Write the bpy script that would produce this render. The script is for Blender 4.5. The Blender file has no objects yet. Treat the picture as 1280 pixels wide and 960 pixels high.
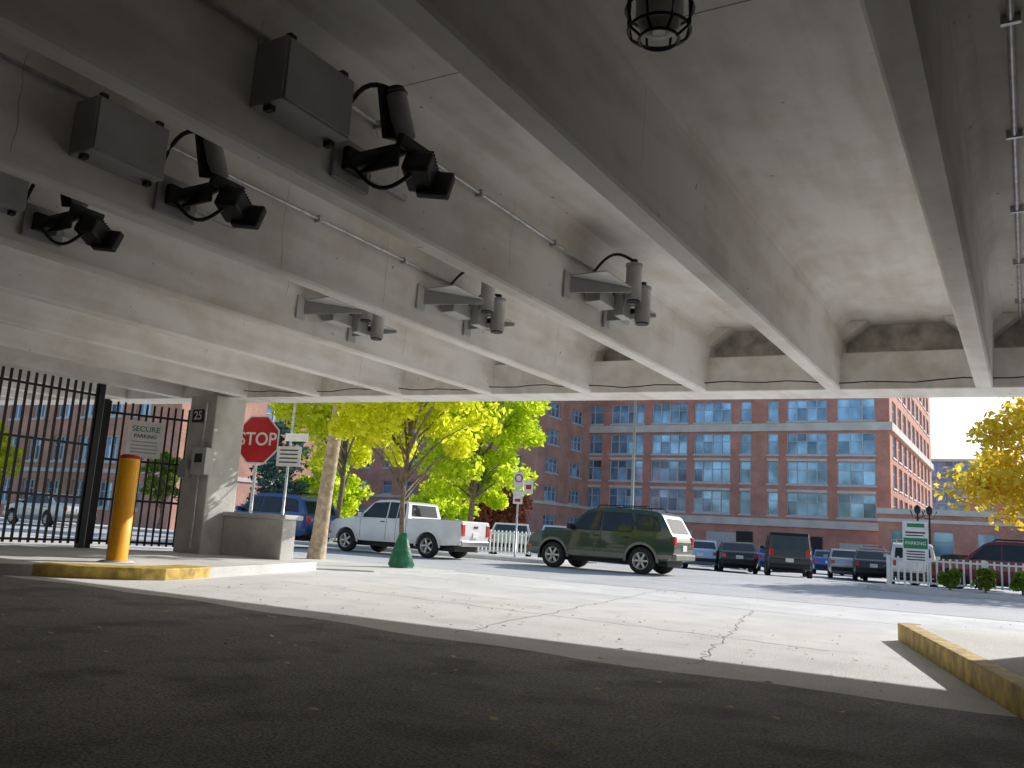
import bpy, bmesh, math, random
import numpy as np
from mathutils import Vector, Matrix
random.seed(7); rng=np.random.default_rng(7)
S=bpy.context.scene
COL=S.collection
# ------------------------------------------------------------------ materials
def nodes(name):
    m=bpy.data.materials.new(name); m.use_nodes=True
    nt=m.node_tree; b=nt.nodes['Principled BSDF']
    return m,nt,b
def mat(name,col,rough=.7,metal=0.,amt=.15,scale=3.,bump=0.,bscale=None,coat=0.,col2=None,detail=3,island=0.):
    m,nt,b=nodes(name)
    tc=nt.nodes.new('ShaderNodeTexCoord')
    n=nt.nodes.new('ShaderNodeTexNoise'); n.inputs['Scale'].default_value=scale; n.inputs['Detail'].default_value=detail
    nt.links.new(tc.outputs['Object'],n.inputs['Vector'])
    r=nt.nodes.new('ShaderNodeValToRGB')
    r.color_ramp.elements[0].position=.3; r.color_ramp.elements[1].position=.7
    c=Vector(col)
    lo=c*(1-amt); hi=Vector(col2) if col2 else c*(1+amt)
    r.color_ramp.elements[0].color=(*lo,1); r.color_ramp.elements[1].color=(*[min(1,x) for x in hi],1)
    nt.links.new(n.outputs['Fac'],r.inputs['Fac'])
    out=r.outputs['Color']
    if island>0:
        g=nt.nodes.new('ShaderNodeNewGeometry')
        mr=nt.nodes.new('ShaderNodeMapRange'); mr.inputs['To Min'].default_value=1-island; mr.inputs['To Max'].default_value=1+island
        nt.links.new(g.outputs['Random Per Island'],mr.inputs['Value'])
        hs=nt.nodes.new('ShaderNodeHueSaturation'); nt.links.new(mr.outputs['Result'],hs.inputs['Value']); nt.links.new(out,hs.inputs['Color']); out=hs.outputs['Color']
    nt.links.new(out,b.inputs['Base Color'])
    b.inputs['Roughness'].default_value=rough; b.inputs['Metallic'].default_value=metal
    if coat: b.inputs['Coat Weight'].default_value=coat; b.inputs['Coat Roughness'].default_value=.05
    if bump:
        n2=nt.nodes.new('ShaderNodeTexNoise'); n2.inputs['Scale'].default_value=bscale or scale*8; n2.inputs['Detail'].default_value=3
        nt.links.new(tc.outputs['Object'],n2.inputs['Vector'])
        bp=nt.nodes.new('ShaderNodeBump'); bp.inputs['Strength'].default_value=bump; bp.inputs['Distance'].default_value=.02
        nt.links.new(n2.outputs['Fac'],bp.inputs['Height']); nt.links.new(bp.outputs['Normal'],b.inputs['Normal'])
    return m
def ground_mat(name,col,speck=.4,patch=.35,crack=.0,stain=.0):
    m,nt,b=nodes(name); L=nt.links
    tc=nt.nodes.new('ShaderNodeTexCoord')
    def noise(s,d=4,ro=.6):
        n=nt.nodes.new('ShaderNodeTexNoise'); n.inputs['Scale'].default_value=s; n.inputs['Detail'].default_value=d; n.inputs['Roughness'].default_value=ro
        L.new(tc.outputs['Object'],n.inputs['Vector']); return n
    def rng_(n,a,bb,lo=.3,hi=.7):
        r=nt.nodes.new('ShaderNodeMapRange'); r.inputs['From Min'].default_value=lo; r.inputs['From Max'].default_value=hi
        r.inputs['To Min'].default_value=a; r.inputs['To Max'].default_value=bb; L.new(n,r.inputs['Value']); return r.outputs['Result']
    def mul(a,bb):
        x=nt.nodes.new('ShaderNodeMath'); x.operation='MULTIPLY'; L.new(a,x.inputs[0]); L.new(bb,x.inputs[1]); return x.outputs[0]
    fine=noise(70,2)
    v=mul(rng_(fine.outputs['Fac'],1-speck,1+speck),rng_(noise(.6,6).outputs['Fac'],1-patch,1+patch*.6))
    if crack:
        vo=nt.nodes.new('ShaderNodeTexVoronoi'); vo.feature='DISTANCE_TO_EDGE'; vo.inputs['Scale'].default_value=.4
        nn=noise(2.5,3); mx=nt.nodes.new('ShaderNodeMixRGB'); mx.inputs['Fac'].default_value=.25
        L.new(tc.outputs['Object'],mx.inputs[1]); L.new(nn.outputs['Color'],mx.inputs[2]); L.new(mx.outputs[0],vo.inputs['Vector'])
        v=mul(v,rng_(vo.outputs['Distance'],1-crack,1,.0,.006))
    if stain:
        v=mul(v,rng_(noise(1.7,3,.5).outputs['Fac'],1-stain,1,.34,.5))
    mx=nt.nodes.new('ShaderNodeMixRGB'); mx.blend_type='MULTIPLY'; mx.inputs['Fac'].default_value=1; mx.inputs[1].default_value=(*col,1)
    L.new(v,mx.inputs[2]); L.new(mx.outputs[0],b.inputs['Base Color'])
    b.inputs['Roughness'].default_value=.85
    bp=nt.nodes.new('ShaderNodeBump'); bp.inputs['Strength'].default_value=.6; bp.inputs['Distance'].default_value=.012
    L.new(fine.outputs['Fac'],bp.inputs['Height']); L.new(bp.outputs['Normal'],b.inputs['Normal'])
    return m
def brick_mat(name,c1,c2,mortar):
    m,nt,b=nodes(name); L=nt.links
    tc=nt.nodes.new('ShaderNodeTexCoord'); sp=nt.nodes.new('ShaderNodeSeparateXYZ'); L.new(tc.outputs['Object'],sp.inputs[0])
    ad=nt.nodes.new('ShaderNodeMath'); L.new(sp.outputs[0],ad.inputs[0]); L.new(sp.outputs[1],ad.inputs[1])
    cb=nt.nodes.new('ShaderNodeCombineXYZ'); L.new(ad.outputs[0],cb.inputs[0]); L.new(sp.outputs[2],cb.inputs[1])
    br=nt.nodes.new('ShaderNodeTexBrick'); L.new(cb.outputs[0],br.inputs['Vector'])
    br.inputs['Scale'].default_value=3.; br.inputs['Color1'].default_value=(*c1,1); br.inputs['Color2'].default_value=(*c2,1); br.inputs['Mortar'].default_value=(*mortar,1)
    br.inputs['Mortar Size'].default_value=.02
    n=nt.nodes.new('ShaderNodeTexNoise'); n.inputs['Scale'].default_value=.6; n.inputs['Detail'].default_value=5; L.new(tc.outputs['Object'],n.inputs['Vector'])
    mr=nt.nodes.new('ShaderNodeMapRange'); mr.inputs['From Min'].default_value=.3; mr.inputs['From Max'].default_value=.7; mr.inputs['To Min'].default_value=.8; mr.inputs['To Max'].default_value=1.2
    L.new(n.outputs['Fac'],mr.inputs['Value'])
    hs=nt.nodes.new('ShaderNodeHueSaturation'); L.new(mr.outputs['Result'],hs.inputs['Value']); L.new(br.outputs['Color'],hs.inputs['Color'])
    L.new(hs.outputs['Color'],b.inputs['Base Color']); b.inputs['Roughness'].default_value=.9
    return m
def leaf_mat(name,c1,c2,trans=.5):
    m=bpy.data.materials.new(name); m.use_nodes=True; nt=m.node_tree; nt.nodes.clear(); L=nt.links
    out=nt.nodes.new('ShaderNodeOutputMaterial'); g=nt.nodes.new('ShaderNodeNewGeometry')
    r=nt.nodes.new('ShaderNodeValToRGB'); r.color_ramp.elements[0].color=(*c1,1); r.color_ramp.elements[1].color=(*c2,1)
    L.new(g.outputs['Random Per Island'],r.inputs['Fac'])
    d=nt.nodes.new('ShaderNodeBsdfDiffuse')
    t=nt.nodes.new('ShaderNodeBsdfTranslucent'); mx=nt.nodes.new('ShaderNodeMixShader'); mx.inputs[0].default_value=trans
    L.new(r.outputs[0],d.inputs['Color']); L.new(r.outputs[0],t.inputs['Color'])
    L.new(d.outputs[0],mx.inputs[1]); L.new(t.outputs[0],mx.inputs[2]); L.new(mx.outputs[0],out.inputs[0])
    return m
def paint(name,col,metal=.3): 
    return mat(name,col,rough=.35,metal=metal,amt=.08,scale=2,coat=.8)

def soffit_mat(name='painted_concrete',lo=(.66,.605,.53),hi=(.90,.88,.845)):
    m,nt,b=nodes(name); L=nt.links
    tc=nt.nodes.new('ShaderNodeTexCoord')
    mp=nt.nodes.new('ShaderNodeMapping'); mp.inputs['Scale'].default_value=(1,.15,1); L.new(tc.outputs['Object'],mp.inputs['Vector'])
    n1=nt.nodes.new('ShaderNodeTexNoise'); n1.inputs['Scale'].default_value=4; n1.inputs['Detail'].default_value=4; L.new(mp.outputs[0],n1.inputs['Vector'])
    n2=nt.nodes.new('ShaderNodeTexNoise'); n2.inputs['Scale'].default_value=1.3; n2.inputs['Detail'].default_value=5; n2.inputs['Roughness'].default_value=.65; L.new(tc.outputs['Object'],n2.inputs['Vector'])
    n3=nt.nodes.new('ShaderNodeTexNoise'); n3.inputs['Scale'].default_value=11; n3.inputs['Detail'].default_value=2; L.new(tc.outputs['Object'],n3.inputs['Vector'])
    a=nt.nodes.new('ShaderNodeValToRGB'); a.color_ramp.elements[0].position=.33; a.color_ramp.elements[0].color=(*lo,1); a.color_ramp.elements[1].position=.56; a.color_ramp.elements[1].color=(*hi,1)
    mm=nt.nodes.new('ShaderNodeMath'); mm.operation='MULTIPLY_ADD'; mm.inputs[1].default_value=.5; L.new(n1.outputs['Fac'],mm.inputs[0])
    m2=nt.nodes.new('ShaderNodeMath'); m2.operation='MULTIPLY'; m2.inputs[1].default_value=.5; L.new(n2.outputs['Fac'],m2.inputs[0]); L.new(m2.outputs[0],mm.inputs[2])
    L.new(mm.outputs[0],a.inputs['Fac'])
    sp=nt.nodes.new('ShaderNodeMapRange'); sp.inputs['From Min'].default_value=.22; sp.inputs['From Max'].default_value=.26; sp.inputs['To Min'].default_value=.45; sp.inputs['To Max'].default_value=1
    L.new(n3.outputs['Fac'],sp.inputs['Value'])
    mx=nt.nodes.new('ShaderNodeMixRGB'); mx.blend_type='MULTIPLY'; mx.inputs[0].default_value=1; L.new(a.outputs[0],mx.inputs[1]); L.new(sp.outputs[0],mx.inputs[2])
    L.new(mx.outputs[0],b.inputs['Base Color']); b.inputs['Roughness'].default_value=.75
    bp=nt.nodes.new('ShaderNodeBump'); bp.inputs['Strength'].default_value=.2; bp.inputs['Distance'].default_value=.01
    L.new(n3.outputs['Fac'],bp.inputs['Height']); L.new(bp.outputs['Normal'],b.inputs['Normal'])
    return m
M_SOF=soffit_mat()
M_CONC=mat('concrete',(.58,.56,.53),.85,amt=.25,scale=1.5,bump=.4,bscale=20,detail=6)
M_CONCD=mat('rough_concrete',(.56,.53,.48),.9,amt=.35,scale=6,bump=.6,bscale=25,detail=5)
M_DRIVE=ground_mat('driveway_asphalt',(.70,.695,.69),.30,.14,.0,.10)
M_FLOOR_SHADE=ground_mat('shade_toned_asphalt',(.27,.26,.26),.6,.3,.0,.35)  # same asphalt as the driveway, with the garage shade put into its colour
M_STREET=ground_mat('street_asphalt',(.54,.54,.55),.25,.15,.15)
M_LOT=ground_mat('lot_asphalt',(.52,.52,.52),.25,.15,.0)
M_GND=ground_mat('earth',(.40,.39,.32),.4,.3)
M_WALK=ground_mat('sidewalk_concrete',(.68,.67,.65),.2,.2,.0)
M_YEL=mat('yellow_paint',(.50,.33,.07),.6,amt=.4,scale=7,bump=.3,bscale=40,col2=(.78,.55,.12),detail=6)
M_BOLL=mat('bollard_yellow',(.92,.42,.012),.5,amt=.12,scale=5,bump=.15,bscale=30)
M_BLACK=mat('black_metal',(.012,.012,.014),.5,.0,amt=.3,scale=10)
M_DARK=mat('dark_plastic',(.02,.02,.022),.6,amt=.2,scale=8)
M_GREY=mat('grey_enamel',(.38,.38,.385),.5,.1,amt=.12,scale=5,bump=.05)
M_LGREY=mat('light_grey_enamel',(.55,.55,.54),.5,.1,amt=.12,scale=5)
M_GALV=mat('galvanised',(.55,.56,.58),.4,.6,amt=.25,scale=12)
M_WHITE=mat('white_paint',(.84,.84,.82),.55,amt=.08,scale=6)
M_LINE=mat('road_line_paint',(.8,.8,.77),.8,amt=.3,scale=9)
M_RED=mat('sign_red',(.56,.015,.025),.45,amt=.1,scale=4)
M_GRN=mat('sign_green',(.02,.24,.10),.5,amt=.1,scale=4)
M_BAG=mat('green_tarp',(.015,.15,.07),.55,amt=.4,scale=9,bump=.6,bscale=12)
M_STONE=mat('limestone',(.72,.68,.62),.85,amt=.12,scale=.8)
M_BRICK=brick_mat('red_brick',(.66,.27,.20),(.54,.21,.155),(.58,.44,.38))
M_BRICK2=brick_mat('orange_brick',(.66,.31,.22),(.55,.25,.18),(.58,.47,.41))
M_WIN=mat('window_glass',(.22,.38,.56),.10,.30,amt=.55,scale=.45,island=.5)
M_WFR=mat('window_frame',(.62,.64,.66),.5,amt=.08)
M_BLUEG=mat('blue_curtain_wall',(.20,.36,.62),.2,.2,amt=.3,scale=.3,island=.35)
M_GLASS=mat('car_glass',(.02,.027,.03),.04,amt=.3,scale=2)
M_RUB=mat('rubber',(.022,.022,.023),.85,amt=.2,scale=10)
M_RIM=mat('alloy_rim',(.62,.60,.54),.35,.5,amt=.1)
M_CHR=mat('chrome',(.6,.6,.62),.15,1,amt=.05)
M_TAIL=mat('tail_lamp',(.65,.015,.015),.2,amt=.1,coat=1)
M_HEAD=mat('head_lamp',(.7,.72,.75),.1,.3,amt=.1,coat=1)
M_AMB=mat('amber_lamp',(.6,.2,.02),.3)
M_TAN=mat('tan_cladding',(.22,.21,.17),.6,amt=.1)
M_BARK=mat('bark',(.22,.165,.12),.95,amt=.4,scale=9,bump=.8,bscale=25)
M_POLE=mat('pole_wood',(.50,.39,.28),.9,amt=.35,scale=8,bump=.7,bscale=22)
M_BOXD=mat('box_panel',(.10,.10,.105),.5,.2,amt=.15,scale=4)
L_YEL=leaf_mat('leaves_yellow',(.60,.66,.02),(.97,.97,.08),.64)
L_YG=leaf_mat('leaves_yellow_green',(.48,.64,.02),(.90,.97,.08),.64)
L_GRN=leaf_mat('leaves_green',(.08,.16,.02),(.30,.40,.06),.45)
L_SPR=leaf_mat('needles_spruce',(.06,.13,.10),(.17,.28,.24),.2)
L_ORG=leaf_mat('leaves_orange',(.70,.48,.02),(.98,.86,.16),.6)
L_RUS=leaf_mat('leaves_rust',(.28,.07,.05),(.55,.22,.09),.45)
# ------------------------------------------------------------------ mesh helpers
def empty(name,loc=(0,0,0),rot=0):
    e=bpy.data.objects.new(name,None); COL.objects.link(e); e.location=loc; e.rotation_euler[2]=rot; return e
def mk(name,V,F,m,parent=None,smooth=False,bevel=0):
    me=bpy.data.meshes.new(name); me.from_pydata([tuple(v) for v in V],[],F); me.update()
    if m: me.materials.append(m)
    o=bpy.data.objects.new(name,me); COL.objects.link(o)
    if parent: o.parent=parent
    if smooth: me.polygons.foreach_set('use_smooth',[True]*len(me.polygons))
    if bevel:
        b=o.modifiers.new('b','BEVEL'); b.width=bevel; b.segments=2; b.limit_method='ANGLE'
    return o
BF=[(0,3,2,1),(4,5,6,7),(0,1,5,4),(1,2,6,5),(2,3,7,6),(3,0,4,7)]
def addbox(V,F,x0,x1,y0,y1,z0,z1,T=None):
    n=len(V); c=[(x0,y0,z0),(x1,y0,z0),(x1,y1,z0),(x0,y1,z0),(x0,y0,z1),(x1,y0,z1),(x1,y1,z1),(x0,y1,z1)]
    if T: c=[T(p) for p in c]
    V+=c; F+=[tuple(n+i for i in f) for f in BF]
def boxes(name,L,m,parent=None,bevel=0,T=None):
    V=[];F=[]
    for b in L: addbox(V,F,*b,T=T)
    return mk(name,V,F,m,parent,bevel=bevel)
def box(name,c,s,m,parent=None,rot=None,bevel=0):
    o=boxes(name,[(-s[0]/2,s[0]/2,-s[1]/2,s[1]/2,-s[2]/2,s[2]/2)],m,parent,bevel)
    o.location=c
    if rot: o.rotation_euler=rot
    return o
def tube(name,P,R,m,parent=None,seg=10,V=None,F=None,caps=True):
    own=V is None
    if own: V=[];F=[]
    P=[Vector(p) for p in P]
    if not hasattr(R,'__len__'): R=[R]*len(P)
    base=len(V)
    for i,p in enumerate(P):
        d=(P[min(i+1,len(P)-1)]-P[max(i-1,0)]).normalized()
        a=Vector((0,0,1)) if abs(d.z)<.9 else Vector((1,0,0))
        u=d.cross(a).normalized(); v=d.cross(u)
        for k in range(seg):
            t=2*math.pi*k/seg; V.append(tuple(p+(u*math.cos(t)+v*math.sin(t))*R[i]))
    for i in range(len(P)-1):
        for k in range(seg):
            a=base+i*seg+k; b=base+i*seg+(k+1)%seg
            F.append((a,b,b+seg,a+seg))
    if caps:
        F.append(tuple(base+k for k in range(seg))); F.append(tuple(base+(len(P)-1)*seg+k for k in reversed(range(seg))))
    if own:
        o=mk(name,V,F,m,parent,smooth=True)
        for p in o.data.polygons:
            if len(p.vertices)>4: p.use_smooth=False
        return o
def prism(name,poly,z0,z1,m,parent=None,bevel=0):
    n=len(poly); V=[(x,y,z0) for x,y in poly]+[(x,y,z1) for x,y in poly]
    F=[tuple(range(n-1,-1,-1)),tuple(range(n,2*n))]+[(i,(i+1)%n,n+(i+1)%n,n+i) for i in range(n)]
    o=mk(name,V,F,m,parent,bevel=bevel)
    bm=bmesh.new(); bm.from_mesh(o.data); bmesh.ops.recalc_face_normals(bm,faces=bm.faces); bm.to_mesh(o.data); bm.free()
    return o
def arc(p0,p1,h,n=8,side=(0,0,1)):
    p0=Vector(p0);p1=Vector(p1);s=Vector(side)
    return [p0.lerp(p1,i/n)+s*h*math.sin(math.pi*i/n) for i in range(n+1)]
def text(name,s,size,m,parent,loc,rot,ext=.002):
    c=bpy.data.curves.new(name,'FONT'); c.body=s; c.size=size; c.align_x='CENTER'; c.align_y='CENTER'; c.extrude=ext; c.offset=size*.012
    o=bpy.data.objects.new(name,c); COL.objects.link(o); c.materials.append(m); o.parent=parent; o.location=loc; o.rotation_euler=rot; return o
# ------------------------------------------------------------------ ground
YB=[-400,29,40,95,900]; ZB=[0,0,-.3,-.8,-.8]
def zg(y): return float(np.interp(y,YB,ZB))
def sheet(name,x0,x1,y0,y1,off,m):
    ys=sorted(set([y0,y1]+[y for y in YB if y0<y<y1]))
    V=[];F=[]
    for y in ys: V+=[(x0,y,zg(y)+off),(x1,y,zg(y)+off)]
    for i in range(len(ys)-1): F.append((2*i,2*i+1,2*i+3,2*i+2))
    return mk(name,V,F,m)
sheet('ground',-900,900,-400,900,-.006,M_GND)
sheet('driveway',-26,9.5,5.2,15.9,0,M_DRIVE)
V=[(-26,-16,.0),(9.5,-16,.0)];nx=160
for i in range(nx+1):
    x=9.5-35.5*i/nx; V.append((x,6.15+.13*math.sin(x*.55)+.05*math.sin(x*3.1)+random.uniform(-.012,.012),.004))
mk('garage_floor_shade',V,[tuple(range(len(V)))],M_FLOOR_SHADE)  # dark sheet that paints shade onto the near floor under the deck
sheet('road',-200,200,15.9,24.3,.004,M_STREET)
sheet('parking_lot',-60,40,24.3,93,.002,M_LOT)
e=empty('road_markings')
boxes('centre_line',[(x,x+3,20.0,20.12,.008,.0085) for x in range(-80,60,6)],M_LINE,e)
boxes('bay_line',[(x,x+.12,42.5,47.5,zg(45)+.03,zg(45)+.031) for x in np.arange(-24,8,2.7)],M_LINE,e)
V=[];F=[]
def crackline(p0,p1,n,j,w):
    P=[]
    for i in range(n+1):
        t=i/n; P.append((p0[0]+(p1[0]-p0[0])*t+random.uniform(-j,j),p0[1]+(p1[1]-p0[1])*t+random.uniform(-j,j)))
    for i in range(n):
        (a,b),(c,d)=P[i],P[i+1]; L=math.hypot(c-a,d-b); nx,ny=-(d-b)/L*w,(c-a)/L*w; k=len(V)
        V.extend([(a-nx,b-ny,.003),(c-nx,d-ny,.003),(c+nx,d+ny,.003),(a+nx,b+ny,.003)]); F.append((k,k+1,k+2,k+3))
crackline((-9.5,9.4),(-1.6,8.6),40,.05,.008); crackline((-6,15.7),(-4.4,6.5),45,.05,.006); crackline((-10.7,13.2),(.5,12.7),50,.03,.012); crackline((-9.3,10.9),(-5.2,10.2),24,.06,.006); crackline((-3.4,12.5),(-2.2,6.6),34,.05,.005)
mk('pavement_crack',V,F,mat('crack_tar',(.24,.24,.24),.9))
prism('sidewalk',[(-200,12.32),(-11.75,12.32),(-10.9,13.2),(-10.7,15.7),(-200,15.7)],-.05,.03,M_WALK,bevel=.01)
prism('sidewalk',[(-200,24.3),(-13.3,24.3),(-12.9,24.7),(-12.9,26.6),(-200,26.6)],-.05,.12,M_WALK,bevel=.02)
prism('sidewalk',[(-3.3,24.3),(200,24.3),(200,26.6),(-3.7,26.6),(-3.7,24.7)],-.05,.12,M_WALK,bevel=.02)
prism('sidewalk',[(3.5,12.4),(200,12.4),(200,15.9),(3.5,15.9)],-.05,.12,M_WALK,bevel=.02)
isl=[(-26,6.15),(-11.3,6.15),(-10.5,6.9),(-10.08,7.45),(-9.98,7.75),(-10.08,8.2),(-11.55,12.3),(-26,12.3)]
prism('traffic_island',isl,-.05,.15,M_WALK,bevel=.015)
def strip(name,pts,w,z0,z1,m,parent=None,off=.004):
    P=[Vector((*p,0)) for p in pts]; O=[];I=[]
    for i,p in enumerate(P):
        d=(P[min(i+1,len(P)-1)]-P[max(i-1,0)]).normalized(); n=Vector((-d.y,d.x,0))
        O.append(p-n*off); I.append(p+n*w)
    poly=[(a.x,a.y) for a in O]+[(a.x,a.y) for a in reversed(I)]
    return prism(name,poly,z0,z1,m,parent,bevel=.012)
strip('yellow_kerb',[(-10.95,6.48),(-10.5,6.9),(-10.08,7.45),(-9.98,7.75),(-10.08,8.2),(-10.3,8.8)],.55,0,.156,M_YEL)
prism('traffic_island',[(.9,2.5),(5,2.5),(5,10.75),(-1.15,10.6),(-1.25,10.45)],-.05,.18,M_WALK,bevel=.01)
strip('yellow_kerb',[(-1.15,10.62),(-1.25,10.45),(.9,2.5)],.16,0,.186,M_YEL)
V=[];F=[]
for i in range(600):
    x=random.uniform(-9,-.8) if i%3 else random.uniform(-20,0); y=random.uniform(2.5,10) if i%3 else random.uniform(12,24)
    r=random.uniform(.006,.026) ; a=random.uniform(0,6); z=.014+random.uniform(0,.01)+(.02 if (y>12.3 and x<-10.7 and y<15.9) else .14 if (x<-10.2 and y>6 and y<12.3) else 0)
    n=len(V); V+=[(x+r*math.cos(a+k*1.57)*(1+.5*(k%2)),y+r*math.sin(a+k*1.57),z+random.uniform(-.006,.006)) for k in range(4)]; F.append((n,n+1,n+2,n+3))
mk('leaf_litter',V,F,mat('dry_leaf',(.5,.42,.24),.8,amt=.3,island=.5))
# ------------------------------------------------------------------ parking structure
PS=empty('parking_garage')
def tilt(p): return (p[0],p[1],p[2]-.0215*p[0])
ZB0=2.955; ZS=3.88
stems=[6.8,5.0,3.2,1.42,-.38,-2.12,-3.92,-5.72,-7.52,-9.38,-11.3,-13.25,-15.2,-17.1,-19,-20.9,-22.8]
V=[];F=[]
for xc in stems:
    prof=[(-.095,ZB0+.02),(-.075,ZB0),(.075,ZB0),(.095,ZB0+.02),(.125,ZS-.12),(.15,ZS-.07),(.24,ZS+.01),(-.24,ZS+.01),(-.15,ZS-.07),(-.125,ZS-.12)]
    n=len(V); N=len(prof)
    ys=[-15,-8,-4,0,3,6,9,11.92]
    for y in ys: V+=[tilt((xc+px,y,pz)) for px,pz in prof]
    for j in range(len(ys)-1):
        for i in range(N): a=n+j*N+i; b=n+j*N+(i+1)%N; F.append((a,a+N,b+N,b))
mk('deck_stem',V,F,M_SOF,PS)
V=[];F=[]
addbox(V,F,-24,9,-15,12.3,ZS,ZS+.3,T=tilt)
mk('deck_slab',V,F,M_SOF,PS)
boxes('spandrel_beam',[(-24,9,11.6,12.3,ZB0-.003,ZB0+.49)],M_SOF,PS,T=tilt,bevel=.015)
boxes('upper_panel',[(-24,9,11.93,12.28,ZB0+.487,ZS+.01)],M_CONCD,PS,T=tilt)
boxes('upper_fascia',[(-24,9,12.29,12.42,ZB0+.02,ZS+1.3)],M_CONC,PS,T=tilt)
M_JT=mat('joint_grey',(.33,.31,.28),.9)
boxes('slab_joint',[(a+.25,b-.25,4.305,4.311,ZS-.002,ZS+.02) for b,a in zip(stems[:-1],stems[1:])],M_JT,PS,T=tilt)
# hairline shrinkage cracks down the stem faces
V=[];F=[]
for xc in stems[3:10]:
    y=random.uniform(2,3.5)
    while y<11:
        z=ZS-.14; yy=y; k0=random.uniform(.25,.8)
        while z>ZS-.14-k0:
            z2=z-.07; y2=yy+random.uniform(-.015,.015); f=lambda q:xc+.0965+.03*(q-ZB0-.02)/(ZS-.14-ZB0)
            n=len(V); V+=[tilt((f(z)+.001,yy-.0018,z)),tilt((f(z)+.001,yy+.0018,z)),tilt((f(z2)+.001,y2+.0018,z2)),tilt((f(z2)+.001,y2-.0018,z2))]; F.append((n,n+1,n+2,n+3)); z=z2; yy=y2
        y+=random.uniform(1.2,2.8)
mk('hairline_crack',V,F,M_JT,PS)
V=[];F=[]
for a,b in zip(stems[:-1],stems[1:]):
    for xa,s in ((a-.12,-1),(b+.12,1)):
        n=len(V); pts=[(xa,ZS-.26),(xa,ZS-.005),(xa+s*.3,ZS-.005)]
        V+=[tilt((p[0],11.6,p[1])) for p in pts]+[tilt((p[0],11.94,p[1])) for p in pts]
        F+=[(n,n+1,n+2),(n+3,n+5,n+4),(n,n+2,n+5,n+3)]
mk('recess_corner',V,F,M_SOF,PS)
boxes('unseen_rear_wall',[(-24,9,-15.3,-15.003,0,4.4)],M_CONC,PS)  # rear and side walls out of view, added to keep the interior dark
boxes('unseen_side_wall',[(8.7,9.0,-15,12.28,0,3.7),(-24.3,-24.003,-15,5,0,4.4)],M_CONC,PS)
boxes('front_wall',[(1.5,8.69,11.65,12.25,0,2.98)],M_CONC,PS)
boxes('column',[(-14.5,-13.72,11.35,12.1,.1,3.26)],M_CONC,PS,bevel=.02)
lw=empty('low_wall')
boxes('wall_body',[(-13.71,-12.08,11.85,12.2,.0,.90)],M_CONC,lw,bevel=.015)
boxes('wall_cap',[(-13.71,-11.98,11.78,12.28,.902,.99)],M_WALK,lw,bevel=.02)
pts=[]
for i in range(60):
    x=-14+i*15.5/59; pts.append(tilt((x,11.5,ZB0+.09+.02*math.sin(i*.5)-.015*math.sin(i*1.7))))
tube('hanging_cable',pts,.009,M_BLACK,seg=5)
def conduit(xf,y0,y1,z,r=.016):
    e=empty('electrical_conduit')
    z-=.0215*xf
    tube('pipe',[(xf+.035,y,z) for y in np.linspace(y0,y1,6)],r,M_GALV,e,seg=8)
    boxes('clamp',[(xf-.01,xf+.06,y,y+.03,z-.03,z+.03) for y in np.arange(y0+.5,y1,1.3)],M_GALV,e)
for xs in (-3.92,-5.72,-7.52): conduit(xs+.12,3.7,7.9,3.58-.02)
conduit(-3.92+.12,-2,3.2,3.62)
conduit(-5.72+.12,-2,3.2,3.62)
e=empty('electrical_conduit')
tube('pipe',[(.03,y,ZS-.03) for y in np.linspace(-2,11.9,8)],.02,M_GALV,e,seg=8)
boxes('clamp',[(-.02,.08,y,y+.03,ZS-.055,ZS+.0) for y in np.arange(.5,11.5,1.5)],M_GALV,e)
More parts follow.
